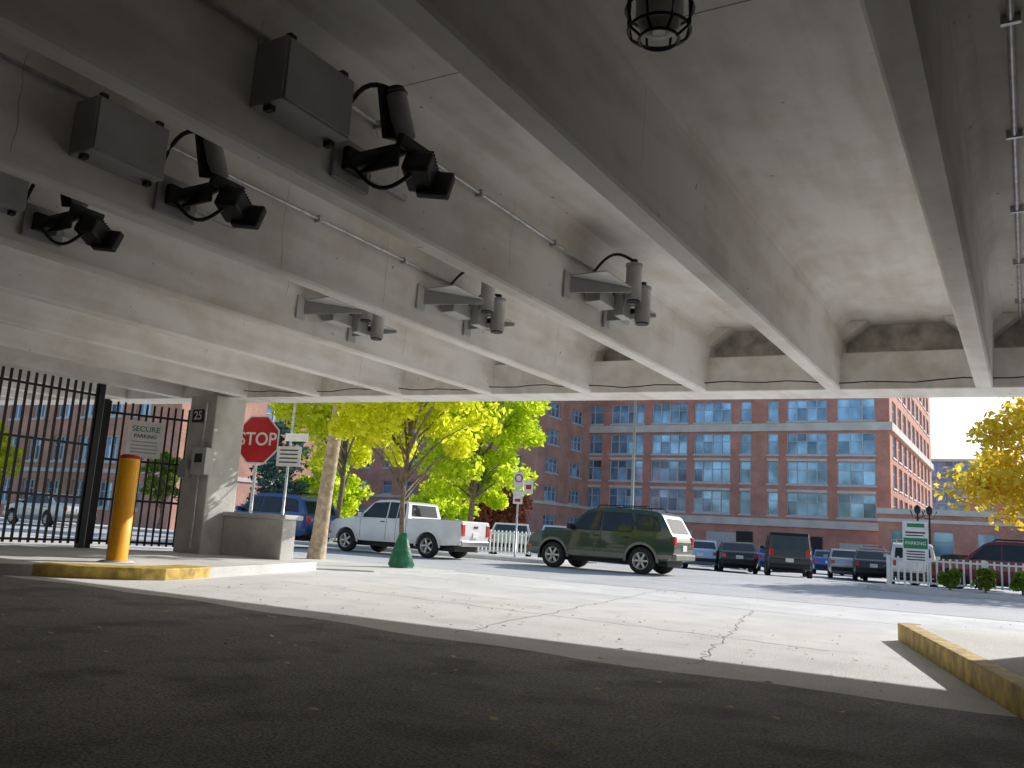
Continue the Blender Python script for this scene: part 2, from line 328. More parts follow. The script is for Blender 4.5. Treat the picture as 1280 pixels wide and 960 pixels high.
# ------------------------------------------------------------------ ceiling equipment
def near_unit(xs):
    dz=-.0215*xs-.084; xf=xs+.105
    b=empty('electrical_box',(xf,3.42,3.46+dz))
    boxes('enclosure',[(0,.26,-.29,.29,-.2,.2)],M_GREY,b,bevel=.008)
    boxes('lid',[(.262,.276,-.275,.275,-.185,.185)],M_GREY,b,bevel=.004)
    boxes('lug',[(.1,.16,-.27,-.23,-.235,-.202),(.1,.16,.23,.27,-.235,-.202),(.2,.24,-.25,-.2,.202,.24),(.2,.24,.2,.25,.202,.24)],M_DARK,b)
    f=empty('ceiling_camera',(xf,3.85,3.28+dz))
    boxes('wall_plate',[(0,.03,-.02,.34,-.16,.14)],M_GREY,f,bevel=.005)
    boxes('mount_foot',[(.03,.09,.05,.25,-.09,.07)],M_BLACK,f,bevel=.01)
    tube('arm',[(.05,.12,-.03),(.24,.2,.02),(.42,.28,.1)],[.055,.05,.045],M_BLACK,f)
    boxes('arm_web',[(.06,.4,.17,.2,-.08,.08)],M_BLACK,f,bevel=.01)
    box('yoke',(.42,.3,.09),(.05,.3,.09),M_BLACK,f,(0,.3,0),bevel=.01)
    tube('camera_housing',[(.40,.25,.14),(.37,.21,.27),(.345,.17,.42)],[.06,.07,.07],M_GREY,f,seg=18)
    tube('housing_cap',[(.345,.17,.425),(.34,.16,.47)],[.078,.055],M_BLACK,f,seg=18)
    box('shroud',(.29,.17,.30),(.03,.14,.34),M_BLACK,f,(.25,.0,-.1),bevel=.01)
    hd=box('lamp_head',(.45,.36,-.06),(.19,.24,.16),M_BLACK,f,(-.35,.1,.35),bevel=.02)
    box('lamp_hood',(.49,.48,-.11),(.23,.07,.2),M_BLACK,f,(-.35,.1,.35),bevel=.015)
    boxes('lamp_fin',[(-.09,.09,y,y+.008,.08,.1) for y in np.arange(-.1,.1,.03)],M_BLACK,hd)
    tube('neck',[(.42,.3,.08),(.44,.33,0)],.03,M_BLACK,f)
    tube('cable',arc((.05,-.05,.12),(.345,.17,.44),.15,10,(0,-.3,1)),.017,M_BLACK,f,seg=6)
    tube('cable',arc((.08,.1,-.05),(.44,.28,-.1),-.13,10),.015,M_BLACK,f,seg=6)
    tube('cable',arc((.03,.3,.1),(.4,.42,.05),.12,8,(0,.5,.6)),.011,M_BLACK,f,seg=6)
    boxes('strut_channel',[(.0,.035,.34,.75,-.05,-.01)],M_GALV,f)
def wedge(name,parent,y0,l,h,w,z,m):
    V=[(0,y0,z),(0,y0+.02,z),(w,y0+l,z+h*.72),(w,y0+l-.02,z+h*.72),(0,y0,z+h),(0,y0+.02,z+h),(w,y0+l,z+h),(w,y0+l-.02,z+h)]
    mk(name,V,[(0,1,2,3),(4,7,6,5),(0,3,7,4),(1,5,6,2),(2,6,7,3),(0,4,5,1)],m,parent)
def outer_unit(xs):
    dz=-.0215*xs-.084; xf=xs+.11
    f=empty('ceiling_camera',(xf,7.2,3.32+dz))
    boxes('wall_plate',[(0,.02,-.08,.06,-.12,.16),(0,.02,.85,.99,-.2,.08)],M_LGREY,f,bevel=.004)
    wedge('bracket',f,0,.62,.17,.42,-.05,M_GREY)
    boxes('bracket_top',[(0,.42,.02,.6,.122,.135),(0,.42,.9,1.3,.022,.034)],M_LGREY,f)
    wedge('bracket',f,.9,.42,.15,.42,-.12,M_GREY)
    boxes('junction_box',[(.02,.2,.35,.72,-.06,.24)],M_LGREY,f,bevel=.01)
    boxes('junction_box',[(.2,.3,.7,.9,-.13,.12)],M_LGREY,f,bevel=.01)
    for (cx,cy,cz) in ((.40,.72,.22),(.42,.93,0.03)):
        tube('camera_housing',[(cx,cy,cz-.2),(cx,cy,cz+.16)],.082,M_LGREY,f,seg=20)
        tube('housing_ring',[(cx,cy,cz+.16),(cx,cy,cz+.19)],.088,M_GREY,f,seg=20)
        tube('housing_tip',[(cx,cy,cz+.19),(cx,cy,cz+.24)],.035,M_BLACK,f,seg=10)
        tube('lens_face',[(cx,cy,cz-.215),(cx,cy,cz-.2)],.07,M_DARK,f,seg=20)
        boxes('saddle',[(cx-.2,cx-.05,cy-.03,cy+.03,cz-.1,cz-.04)],M_DARK,f)
    tube('cable',arc((.08,.4,.25),(.40,.72,.44),.13,10,(0,-.2,1)),.016,M_BLACK,f,seg=6)
    tube('cable',arc((.15,.6,.0),(.42,.93,.26),.1,10),.014,M_BLACK,f,seg=6)
    boxes('strut_channel',[(0,.03,1.0,1.5,-.02,.02)],M_GALV,f)
for xs in (-3.92,-5.72,-7.52): near_unit(xs); outer_unit(xs)
cl=empty('caged_ceiling_lamp',(-1.3,3.2,3.06))
tube('pendant_pipe',[(0,0,.42),(0,0,.88)],.02,M_GALV,cl)
tube('lamp_base',[(0,0,.26),(0,0,.3),(0,0,.4),(0,0,.44)],[.15,.155,.12,.06],M_BLACK,cl,seg=24)
mg=mat('frosted_lens',(.84,.83,.78),.25,amt=.1,scale=6)
tube('glass_jar',[(0,0,.27),(0,0,.12),(0,0,.05),(0,0,.03)],[.105,.105,.085,.03],mg,cl,seg=24)
V=[];F=[]
for k in range(8):
    t=k*math.pi/4; c,s=math.cos(t),math.sin(t)
    tube('',[(.14*c,.14*s,.27),(.147*c,.147*s,.12),(.13*c,.13*s,.03),(.085*c,.085*s,0)],.0065,None,V=V,F=F,seg=6)
for r,z in ((.147,.14),(.085,0),(.135,.04)):
    tube('',[(r*math.cos(t),r*math.sin(t),z) for t in np.linspace(0,2*math.pi,25)],.0075,None,V=V,F=F,seg=6)
mk('cage',V,F,M_BLACK,cl,smooth=True)
# ------------------------------------------------------------------ bollard, fence, signs
b=empty('bollard',(-11.33,7.93,.15))
tube('post',[(0,0,0),(0,0,1.46),(0,0,1.5)],[.145,.145,.14],M_BOLL,b,seg=28)
tube('cap',[(0,0,1.5),(0,0,1.53),(0,0,1.56)],[.15,.15,.10],mat('red_cap',(.50,.04,.02),.5),b,seg=28)
tube('base_collar',[(0,0,.006),(0,0,.03)],[.26,.2],M_CONCD,b,seg=20)
def fence_panel(name,p0,p1,z0,z1,step,parent=None,r=.014,spikes=True,rails=(.2,.5,.9),m=M_BLACK,post=.04):
    e=parent or empty(name)
    p0=Vector((*p0,0));p1=Vector((*p1,0)); L=(p1-p0).length; d=(p1-p0)/L; n=Vector((-d.y,d.x,0))
    T=lambda p:tuple(p0+d*p[0]+n*p[1]+Vector((0,0,p[2])))
    k=step/2
    V=[];F=[]
    while k<L: addbox(V,F,k-r,k+r,-r,r,z0+.08,z1,T=T); k+=step
    H=z1-z0
    for q in rails: addbox(V,F,0,L,-r*1.25,r*1.25,z0+H*q-.022,z0+H*q+.022,T=T)
    mk('bars',V,F,m,e)
    V=[];F=[]
    for k in (0,L): addbox(V,F,k-post,k+post,-post,post,z0-.04,z1+.02,T=T)
    mk('posts',V,F,m,e)
    return e
fence_panel('security_fence',(-15.5,5.0),(-15.4,9.95),.15,3.28,.15,rails=(.045,.3,.62,.93),r=.019,post=.06)
g=fence_panel('security_gate',(-15.38,10.1),(-14.62,11.55),.15,3.0,.135,rails=(.05,.33,.6,.92),r=.019,post=.05)
sg=empty('security_sign',(-14.98,10.75,2.3),math.radians(60))
boxes('panel',[(-.32,.32,-.02,0,-.36,.36)],M_WHITE,sg)
text('lettering','SECURE',.15,M_GRN,sg,(0,-.024,.2),(math.pi/2,0,0))
text('lettering','PARKING',.1,M_DARK,sg,(0,-.024,.06),(math.pi/2,0,0))
boxes('text_rule',[(-.24,.24,-.023,-.02,-.06-.07*i,-.04-.07*i) for i in range(4)],M_GREY,sg)
cb=empty('meter_box',(-14.0,11.35,1.95))
boxes('body',[(-.02,.38,-.2,-.002,-.28,.24)],M_LGREY,cb,bevel=.01)
boxes('dial',[(.08,.28,-.215,-.2,-.05,.12)],M_DARK,cb)
tube('pipe',[(.1,-.08,.24),(.1,-.08,1.15)],.02,M_GALV,cb); tube('pipe',[(.1,-.08,-.28),(.1,-.08,-1.7)],.018,M_GALV,cb)
boxes('small_box',[(-.45,-.2,-.15,-.002,-.35,.0)],M_GREY,cb,bevel=.01)
ns=empty('number_sign',(-14.2,11.34,2.85))
boxes('plate',[(-.17,.17,-.015,0,-.13,.13)],M_DARK,ns); text('lettering','25',.24,M_WHITE,ns,(0,-.018,0),(math.pi/2,0,0))
st=empty('stop_sign',(-14.05,12.8,.03),math.radians(14))
tube('post',[(0,.03,0),(0,.03,2.85)],.035,M_GALV,st)
def octo(r,y0,y1,name,m):
    V=[];n=8
    for y in (y0,y1): V+=[(r*math.cos(math.pi/8+k*math.pi/4),y,2.52+r*math.sin(math.pi/8+k*math.pi/4)) for k in range(8)]
    mk(name,V,[tuple(range(8)),tuple(range(15,7,-1))]+[(i,8+i,8+(i+1)%8,(i+1)%8) for i in range(8)],m,st)
octo(.56,-.006,0,'border',M_WHITE); octo(.525,-.0095,-.0065,'panel',M_RED)
text('lettering','STOP',.39,M_WHITE,st,(0,-.013,2.52),(math.pi/2,0,0))
sp=empty('street_sign',(-14.25,13.9,.03),math.radians(10))
tube('post',[(0,.03,0),(0.04,.03,3.7)],.03,M_GALV,sp)
boxes('panel',[(-.28,.36,-.01,0,2.05,2.5)],M_LGREY,sp); boxes('name_blade',[(-.1,.5,-.008,0,2.62,2.8)],M_WHITE,sp)
boxes('text_rule',[(-.2,.28,-.014,-.0105,2.40-.09*i,2.43-.09*i) for i in range(4)],M_DARK,sp)
e=empty('parking_sign',(-14.55,24.75,.12),math.radians(15))
tube('post',[(0,.02,0),(0,.02,2.9)],.03,M_GALV,e)
boxes('panel',[(-.16,.16,-.01,0,2.3,2.8),(-.16,.16,-.01,0,1.75,2.2),(.2,.5,-.01,0,2.1,2.55)],M_WHITE,e)
tube('red_ring',[(.12*math.cos(t),-.015,2.6+.12*math.sin(t)) for t in np.linspace(0,6.283,17)],.022,M_RED,e,seg=6)
boxes('arrow',[(-.1,.1,-.014,-.0105,1.82,1.92),(.26,.44,-.014,-.0105,2.25,2.4)],M_RED,e)
e=empty('parking_lot_sign',(-2.55,25.2,.12),math.radians(8))
tube('post',[(-.28,.03,0),(-.28,.03,1.6)],.025,M_WHITE,e); tube('post',[(.28,.03,0),(.28,.03,1.6)],.025,M_WHITE,e)
boxes('panel',[(-.31,.31,-.01,.0,.65,1.72)],M_WHITE,e)
boxes('green_band',[(-.29,.29,-.014,-.0105,1.0,1.28),(-.2,.22,-.014,-.0105,1.56,1.66)],M_GRN,e)
text('lettering','PARKING',.12,M_WHITE,e,(0,-.018,1.14),(math.pi/2,0,0))
boxes('text_rule',[(-.22,.22,-.014,-.0105,.7+.07*i,.73+.07*i) for i in range(4)]+[(-.24,.24,-.014,-.0105,1.4,1.44),(-.24,.2,-.014,-.0105,1.33,1.36)],M_DARK,e)
fence_panel('white_fence',(-26,26.0),(-13.4,26.0),.12,.98,.16,m=M_WHITE,r=.022,rails=(.15,.9),post=.05)
fence_panel('white_fence',(-3.3,25.9),(-1.0,25.7),.12,.9,.16,m=M_WHITE,r=.022,rails=(.15,.9),post=.05)
fence_panel('white_fence',(-1.0,25.7),(6,25.7),.12,.9,.16,m=M_WHITE,r=.022,rails=(.15,.9),post=.05)
up=empty('utility_pole',(-14.5,15.4,.02))
tube('pole',[(0,0,0),(.05,0,.6),(.1,0,1.5),(.28,0,3.5),(.5,0,7)],[.23,.185,.17,.155,.13],M_POLE,up,seg=16)
lp=empty('street_lamp',(-16.9,40,zg(40)))
tube('pole',[(0,0,0),(0,0,9)],[.09,.06],M_GREY,lp); tube('arm',[(0,0,8.8),(.9,-.2,9.1)],.035,M_GREY,lp); boxes('head',[(.8,1.4,-.35,-.05,9.03,9.16)],M_GREY,lp,bevel=.03)
for x,y in ((-6.9,70),(-6.2,71)):
    e=empty('street_lamp',(x,y,zg(y)))
    tube('pole',[(0,0,0),(0,0,4.6)],[.1,.06],M_BLACK,e); tube('globe',[(0,0,4.6),(0,0,4.75),(0,0,5.1),(0,0,5.3)],[.08,.2,.24,.05],M_BLACK,e)
    tube('arm',[(-.5,0,4.9),(-.3,0,4.4),(0,0,4.3),(.3,0,4.4),(.5,0,4.9)],.04,M_BLACK,e)
# ------------------------------------------------------------------ vehicles
def arch(cx,r,zb,n=9):
    out=[];a0=math.asin(max(-1,min(1,(zb-.36)/r)))
    for i in range(n): 
        t=a0+(math.pi-2*a0)*i/(n-1); out.append((cx+r*math.cos(t),.36+r*math.sin(t)))
    return out
def lathe(name,prof,m,parent,seg=28):
    V=[];F=[];n=len(prof)
    for k in range(seg):
        t=2*math.pi*k/seg
        V+=[(r*math.cos(t),y,r*math.sin(t)) for r,y in prof]
    for k in range(seg):
        for i in range(n-1):
            a=k*n+i;b=((k+1)%seg)*n+i; F.append((a,b,b+1,a+1))
    return mk(name,V,F,m,parent,smooth=True)
def wheel(parent,x,y,r,side,w=.22,spokes=6):
    e=empty('wheel',(x,y,r)); e.parent=parent
    s=side; R=r
    lathe('tyre',[(R*.62,s*0.0),(R*.66,s*.005),(R*.9,s*.0),(R*.98,s*-.03),(R,s*-.06),(R,-s*(w-.06)),(R*.97,-s*(w-.02)),(R*.6,-s*w)],M_RUB,e)
    lathe('rim',[(R*.63,s*.004),(R*.6,s*.0),(R*.57,s*-.05),(R*.5,s*-.09)],M_RIM,e)
    lathe('brake_disc',[(R*.56,s*-.1),(.02,s*-.1)],M_DARK,e)
    V=[];F=[]
    for k in range(spokes):
        t=2*math.pi*k/spokes; c,sn=math.cos(t),math.sin(t)
        T=lambda p:(p[0]*c-p[2]*sn,p[1],p[0]*sn+p[2]*c)
        y0,y1=sorted((s*-.015,s*-.06))
        addbox(V,F,R*.1,R*.61,y0,y1,-R*.085,R*.085,T=T)
    mk('spokes',V,F,M_RIM,e,bevel=.008)
    lathe('hub',[(R*.17,s*-.06),(R*.16,s*.0),(.001,s*.003)],M_RIM,e,14)
def vehicle(name,outline,W,belt,roof,L,wx,wr,pm,loc,rot,sidewins,screens,clad=None,seams=(),handles=(),tails=None,rails=None,spokes=6,tail_h=(.8,1.05),bedtop=None,flare=None,mirrorx=.8,plate=True,tumble=.16,rim=None,bev=.035):
    root=empty(name,loc,rot); hl=L/2; x1=hl-.6; hw=W/2
    def w(x,z):
        if z<belt: f=1-.10*max(0,(.6-z)/.35)**2-.03*max(0,(z-.75)/max(.1,belt-.75))
        else: f=.97-tumble*(z-belt)/(roof-belt)
        ax=abs(x)
        if ax>x1: f*=1-.14*((ax-x1)/.6)**2
        return hw*f
    zp=[.42,.5,.6,.75,.9,belt,(belt+roof)/2,roof-.05]; xp=[s*(x1+.6*q) for s in(-1,1) for q in (0,.33,.66,.85)]
    def cut(bm):
        for z in zp:
            bmesh.ops.bisect_plane(bm,geom=bm.verts[:]+bm.edges[:]+bm.faces[:],plane_co=(0,0,z),plane_no=(0,0,1))
        for x in xp:
            bmesh.ops.bisect_plane(bm,geom=bm.verts[:]+bm.edges[:]+bm.faces[:],plane_co=(x,0,0),plane_no=(1,0,0))
    def body(nm,poly,m,inset=0,bevel=bev,full=1.):
        bm=bmesh.new(); vs=[bm.verts.new((x,-1,z)) for x,z in poly]; f=bm.faces.new(vs)
        r=bmesh.ops.extrude_face_region(bm,geom=[f]); 
        for v in r['geom']:
            if isinstance(v,bmesh.types.BMVert): v.co.y=1
        bmesh.ops.recalc_face_normals(bm,faces=bm.faces)
        cut(bm)
        for v in bm.verts: v.co.y=(1 if v.co.y>0 else -1)*(w(v.co.x,v.co.z)*full-inset)
        me=bpy.data.meshes.new(nm); bm.to_mesh(me); bm.free(); me.materials.append(m)
        me.polygons.foreach_set('use_smooth',[True]*len(me.polygons))
        o=bpy.data.objects.new(nm,me); COL.objects.link(o); o.parent=root
        b=o.modifiers.new('b','BEVEL'); b.width=bevel; b.segments=3; b.limit_method='ANGLE'; b.angle_limit=math.radians(28)
        wn=o.modifiers.new('w','WEIGHTED_NORMAL'); wn.keep_sharp=False
        return o
    def panel(nm,poly,m,off=.006,sides=(-1,1)):
        for s in sides:
            bm=bmesh.new(); vs=[bm.verts.new((x,0,z)) for x,z in poly]; bm.faces.new(vs); cut(bm)
            for v in bm.verts: v.co.y=s*(w(v.co.x,v.co.z)+off)
            me=bpy.data.meshes.new(nm); bm.to_mesh(me); bm.free(); me.materials.append(m)
            o=bpy.data.objects.new(nm,me); COL.objects.link(o); o.parent=root
    body('body',outline,pm)
    for p in sidewins:
        cx=sum(a for a,_ in p)/len(p); cz=sum(b for _,b in p)/len(p)
        big=[(cx+(x-cx)*1.0+(.025 if x>cx else -.025),z+(.025 if z>cz else -.025)) for x,z in p]
        panel('window_seal',big,M_DARK,.004); panel('side_window',p,M_GLASS,.009)
    for (p0,p1,fr) in screens:
        d=Vector((p1[0]-p0[0],p1[1]-p0[1])); n=Vector((d.y,-d.x)).normalized()
        if n.x*(p0[0])<0: n=-n
        V=[]
        for q,o in ((.08,1),(.93,1)):
            x=p0[0]+d.x*q; z=p0[1]+d.y*q; ww=w(x,z)*fr
            V+=[(x+n.x*.007,-ww,z+n.y*.007),(x+n.x*.007,ww,z+n.y*.007)]
        mk('windscreen',V,[(0,1,3,2)],M_GLASS,root)
    boxes('underbody',[(-hl+.25,hl-.25,-hw*.68,hw*.68,.24,.75)],M_DARK,root)
    if clad: 
        for p in clad: panel('lower_cladding',p,M_TAN,.012)
    if flare:
        for cx in wx:
            r0=flare; pts=[(cx+(r0+.07)*math.cos(t),.36+(r0+.07)*math.sin(t)) for t in np.linspace(-.05,math.pi+.05,13)]+[(cx+r0*math.cos(t),.36+r0*math.sin(t)) for t in np.linspace(math.pi+.05,-.05,13)]
            panel('wheel_flare',pts,M_TAN if clad else pm,.018)
    for (x0,z0,x1_,z1) in seams:
        panel('door_seam',[(x0-.006,z0),(x0+.006,z0),(x1_+.006,z1),(x1_-.006,z1)],M_DARK,.003)
    for (hx,hz) in handles:
        for s in(-1,1): box('door_handle',(hx,s*(w(hx,hz)+.015),hz),(.16,.03,.03),M_DARK,root,bevel=.008)
    for cx in wx:
        for s in(-1,1): wheel(root,cx,s*(w(0,.55)-.0),wr,s,spokes=spokes)
    xr=min(x for x,z in outline); xf=max(x for x,z in outline)
    def xat(z,rear=True):
        xs=[]
        n=len(outline)
        for i in range(n):
            (a,b),(c,d2)=outline[i],outline[(i+1)%n]
            if (b-z)*(d2-z)<=0 and b!=d2: xs.append(a+(c-a)*(z-b)/(d2-b))
        return min(xs) if rear else max(xs)
    z0,z1=tail_h; zm=(z0+z1)/2; xr_=xat(zm)
    yy=w(xr_,zm)
    for s in(-1,1):
        box('tail_lamp',(xr_+.03,s*(yy-.075),zm),(.1,.17,z1-z0),M_TAIL,root,bevel=.015)
        xf_=xat(.72,False)
        box('head_lamp',(xf_-.04,s*(w(xf_,.72)-.14),.74),(.12,.3,.16),M_HEAD,root,bevel=.02)
        box('indicator',(xf_-.1,s*(w(xf_-.1,.62)-.02),.6),(.16,.06,.07),M_AMB,root,bevel=.01)
    box('rear_bumper',(xat(.52)-.02,0,.5),(.16,2*w(xr+.05,.52)-.02,.17),M_TAN if clad else M_DARK if bedtop is None else M_CHR,root,bevel=.03)
    box('front_bumper',(xat(.52,False)+.0,0,.48),(.16,2*w(xf-.05,.52)-.02,.17),M_TAN if clad else pm,root,bevel=.03)
    box('grille',(xat(.72,False)-.01,0,.74),(.05,.8,.16),M_DARK,root,bevel=.01)
    if plate: 
        box('number_plate',(xat(.75)-.012,0,.75),(.02,.32,.16),M_WHITE,root,bevel=.004)
        box('front_plate',(xat(.5,False)+.085,0,.48),(.02,.3,.14),M_WHITE,root,bevel=.004)
    for s in(-1,1):
        box('mirror',(mirrorx,s*(w(mirrorx,belt)+.12),belt+.08),(.12,.2,.15),pm if not clad else M_DARK,root,bevel=.03)
    if rails:
        a,b_,zr=rails
        for s in(-1,1):
            y=s*(w(0,roof)-.12)
            tube('roof_rail',[(a,y,zr-.04),(a-.1,y,zr+.05),(b_+.1,y,zr+.05),(b_,y,zr-.04)],.018,M_DARK,root,seg=6)
        for q in (.25,.75):
            xx=a+(b_-a)*q; tube('cross_bar',[(xx,-w(0,roof)+.12,zr+.055),(xx,w(0,roof)-.12,zr+.055)],.015,M_DARK,root,seg=6)
    if bedtop:
        a,b_,z=bedtop
        boxes('bed_liner',[(b_,a,-hw*.84,hw*.84,z+.004,z+.012)],M_DARK,root)
        box('tailgate_handle',(xat(.95)-.01,0,1.0),(.03,.2,.06),M_DARK,root)
    return root
def bottom(front,rear,wf,wr_,r,zb): return [(front,zb)]+arch(wf,r,zb)+arch(wr_,r,zb)+[(rear,zb+.04)]
def suv(name,pm,loc,rot,clad=True,rl=True,h=0,sp=6):
    o=bottom(2.1,-2.05,1.37,-1.33,.44,.36)+[(-2.2,.5),(-2.25,.72),(-2.23,1.0),(-2.17,1.10),(-1.90,1.57),(-1.80,1.665),(-1.65,1.71),(-1.2,1.745+h),(-.5,1.765+h),(-.1,1.76+h),(.2,1.735),(.38,1.67),(1.0,1.12),(1.2,1.08),(1.75,1.03),(2.08,.95),(2.2,.84),(2.25,.68),(2.22,.5)]
    wins=[[(.84,1.14),(.36,1.58),(.2,1.62),(-.08,1.63),(-.08,1.14)],[(-.17,1.14),(-.17,1.63),(-.92,1.62),(-1.12,1.36),(-1.02,1.14)],[(-1.2,1.2),(-1.12,1.61),(-1.60,1.57),(-1.72,1.5),(-1.86,1.2)]]
    scr=[((.38,1.67),(1.0,1.12),.92),((-2.17,1.10),(-1.90,1.57),.84)]
    cl=[[(.90,.40),(.86,.54),(-.84,.54),(-.86,.40)],[(-1.8,.44),(-1.78,.56),(-2.2,.56),(-2.18,.46)],[(1.84,.42),(1.84,.56),(2.2,.56),(2.18,.46)]] if clad else None
    return vehicle(name,o,1.80,1.12,1.76,4.5,(1.37,-1.33),.365,pm,loc,rot,wins,scr,cl,
      [(.86,.56,.90,1.10),(-.12,.56,-.12,1.12),(-.93,.85,-1.05,1.12),(-.85,.62,-.93,.85)],[(.02,.98),(-.88,.98)],rails=(.15,-1.5,1.785+h) if rl else None,tail_h=(.82,1.06),flare=.44,spokes=sp,bev=.05,tumble=.19)
def sedan(name,pm,loc,rot):
    o=bottom(2.15,-2.15,1.4,-1.3,.37,.25)+[(-2.28,.45),(-2.3,.7),(-2.25,.93),(-2.15,.99),(-1.65,1.02),(-1.0,1.38),(-.7,1.43),(-.1,1.45),(.25,1.41),(1.05,.98),(1.3,.94),(2.0,.82),(2.22,.7),(2.28,.5)]
    wins=[[(.85,1.0),(.22,1.35),(-.2,1.37),(-.2,1.0)],[(-.27,1.0),(-.27,1.37),(-.85,1.34),(-1.35,1.03)]]
    return vehicle(name,o,1.78,.96,1.44,4.6,(1.4,-1.3),.315,pm,loc,rot,wins,[((.25,1.41),(1.05,.98),.9),((-1.65,1.02),(-1.0,1.38),.88)],None,
      [(.85,.4,.9,.95),(-.23,.35,-.23,.96)],[(-.1,.86),(-1.05,.86)],tail_h=(.72,.9),mirrorx=.8)
def van(name,pm,loc,rot):
    o=bottom(2.2,-2.3,1.5,-1.5,.42,.32)+[(-2.42,.5),(-2.45,.8),(-2.42,1.1),(-2.36,1.75),(-2.25,1.88),(0,1.92),(.9,1.86),(1.5,1.22),(2.2,1.02),(2.38,.85),(2.42,.5)]
    wins=[[(1.25,1.2),(.78,1.7),(.2,1.72),(.2,1.2)],[(.1,1.2),(.1,1.72),(-1.0,1.72),(-1.0,1.2)],[(-1.1,1.2),(-1.1,1.72),(-2.1,1.7),(-2.15,1.2)]]
    return vehicle(name,o,1.9,1.15,1.9,4.9,(1.5,-1.5),.36,pm,loc,rot,wins,[((.9,1.86),(1.5,1.22),.9),((-2.42,1.1),(-2.36,1.75),.85)],None,
      [(.15,.45,.15,1.15),(-1.05,.5,-1.05,1.15)],[(.3,1.0)],tail_h=(.9,1.2),mirrorx=1.2,tumble=.12)
def pickup(name,pm,loc,rot):
    o=bottom(2.35,-2.5,1.75,-1.5,.43,.40)+[(-2.62,.55),(-2.66,.75),(-2.66,1.14),(-2.62,1.17),(-.72,1.17),(-.70,1.2),(-.62,1.62),(-.5,1.68),(0,1.72),(.55,1.70),(.78,1.62),(1.3,1.14),(1.6,1.11),(2.3,1.02),(2.5,.92),(2.56,.72),(2.52,.5)]
    wins=[[(1.15,1.16),(.72,1.58),(.18,1.62),(.18,1.16)],[(.08,1.16),(.08,1.62),(-.22,1.61),(-.22,1.16)],[(-.3,1.18),(-.3,1.6),(-.5,1.58),(-.56,1.18)]]
    r=vehicle(name,o,1.84,1.13,1.72,5.2,(1.75,-1.5),.37,pm,loc,rot,wins,[((.78,1.62),(1.3,1.14),.9),((-.70,1.2),(-.62,1.62),.8)],None,
      [(1.16,.5,1.2,1.12),(.13,.46,.13,1.13),(-.26,.46,-.26,1.13),(-.66,.46,-.66,1.15)],[(.28,1.02)],tail_h=(.72,1.08),bedtop=(-.76,-2.58,1.17),flare=.43,mirrorx=1.1,spokes=5)
    return r
P_GREEN=paint('paint_dark_green',(.020,.052,.028),.2); P_WHITE=paint('paint_white',(.84,.84,.83),0); P_BLUE=paint('paint_navy',(.02,.075,.26),.1)
P_BLK=paint('paint_black',(.012,.012,.015)); P_LB=paint('paint_light_blue',(.40,.55,.72)); P_SIL=paint('paint_silver',(.45,.47,.5),.6); P_MAR=paint('paint_maroon',(.16,.012,.02)); P_DBL=paint('paint_mid_blue',(.03,.14,.46)); P_WH2=paint('paint_white_b',(.78,.79,.80),0)
PI=math.pi
suv('suv',P_GREEN,(-10.35,22.95,.004),PI)
pickup('pickup_truck',P_WHITE,(-17.2,22.3,.004),PI)
suv('suv',P_BLUE,(-22.5,21.7,.004),PI,clad=False)
sedan('parked_car',P_LB,(-14.3,43,zg(43)),PI/2+.3)
sedan('parked_car',P_BLK,(-12.2,42,zg(42)),PI/2+.35)
sedan('parked_car',P_DBL,(-13.0,52,zg(52)),PI/2+.3)
van('parked_van',P_BLK,(-9.2,39.5,zg(39.5)),PI/2+.27)
sedan('parked_car',P_SIL,(-7.8,46,zg(46)),PI/2+.2)
sedan('parked_car',P_BLK,(-6.3,44,zg(44)),PI/2+.16)
suv('parked_suv',P_WH2,(-4.2,40,zg(40)),PI/2+.12,clad=False)
suv('parked_suv',P_MAR,(-.9,35,zg(35)),PI,clad=False)
sedan('parked_car',P_BLK,(-3.0,43,zg(43)),PI+.1)
sedan('parked_car',P_DBL,(-10.6,56,zg(56)),PI/2+.2)
suv('parked_suv',P_BLK,(-8.2,57,zg(57)),PI/2+.15,clad=False)
sedan('parked_car',P_MAR,(-16.0,54,zg(54)),PI/2+.3)
sedan('parked_car',P_WH2,(-19.6,33,zg(33)),PI/2+.5)
sedan('parked_car',P_LB,(-17.2,33,zg(33)),PI/2+.5)
sedan('parked_car',P_LB,(-22.5,33,zg(33)),PI/2+.5)
sedan('parked_car',P_DBL,(-16.4,40,zg(38)),PI/2+.4)
sedan('parked_car',P_SIL,(-37.5,22.6,.004),PI)
# ------------------------------------------------------------------ vegetation
def leafmesh(name,C,R,n,size,m,parent,flat=1.):
    C=np.array(C);R=np.array(R)
    idx=rng.integers(0,len(C),n)
    d=rng.normal(size=(n,3)); d/=np.linalg.norm(d,axis=1)[:,None]; rad=rng.random(n)**.45
    pos=C[idx]+d*(rad*R[idx])[:,None]*np.array([1,1,.75*flat])
    a=rng.normal(size=(n,3)); a/=np.linalg.norm(a,axis=1)[:,None]
    b=np.cross(a,rng.normal(size=(n,3))); b/=np.linalg.norm(b,axis=1)[:,None]
    s=size*(.6+.8*rng.random(n))[:,None]
    V=np.stack([pos+a*s,pos+b*s*.55,pos-a*s,pos-b*s*.55],1).reshape(-1,3)
    me=bpy.data.meshes.new(name); me.vertices.add(4*n); me.vertices.foreach_set('co',V.ravel())
    me.loops.add(4*n); me.loops.foreach_set('vertex_index',np.arange(4*n)); me.polygons.add(n)
    me.polygons.foreach_set('loop_start',np.arange(0,4*n,4)); me.polygons.foreach_set('loop_total',np.full(n,4)); me.update(calc_edges=True)
    me.materials.append(m); o=bpy.data.objects.new(name,me); COL.objects.link(o); o.parent=parent; return o
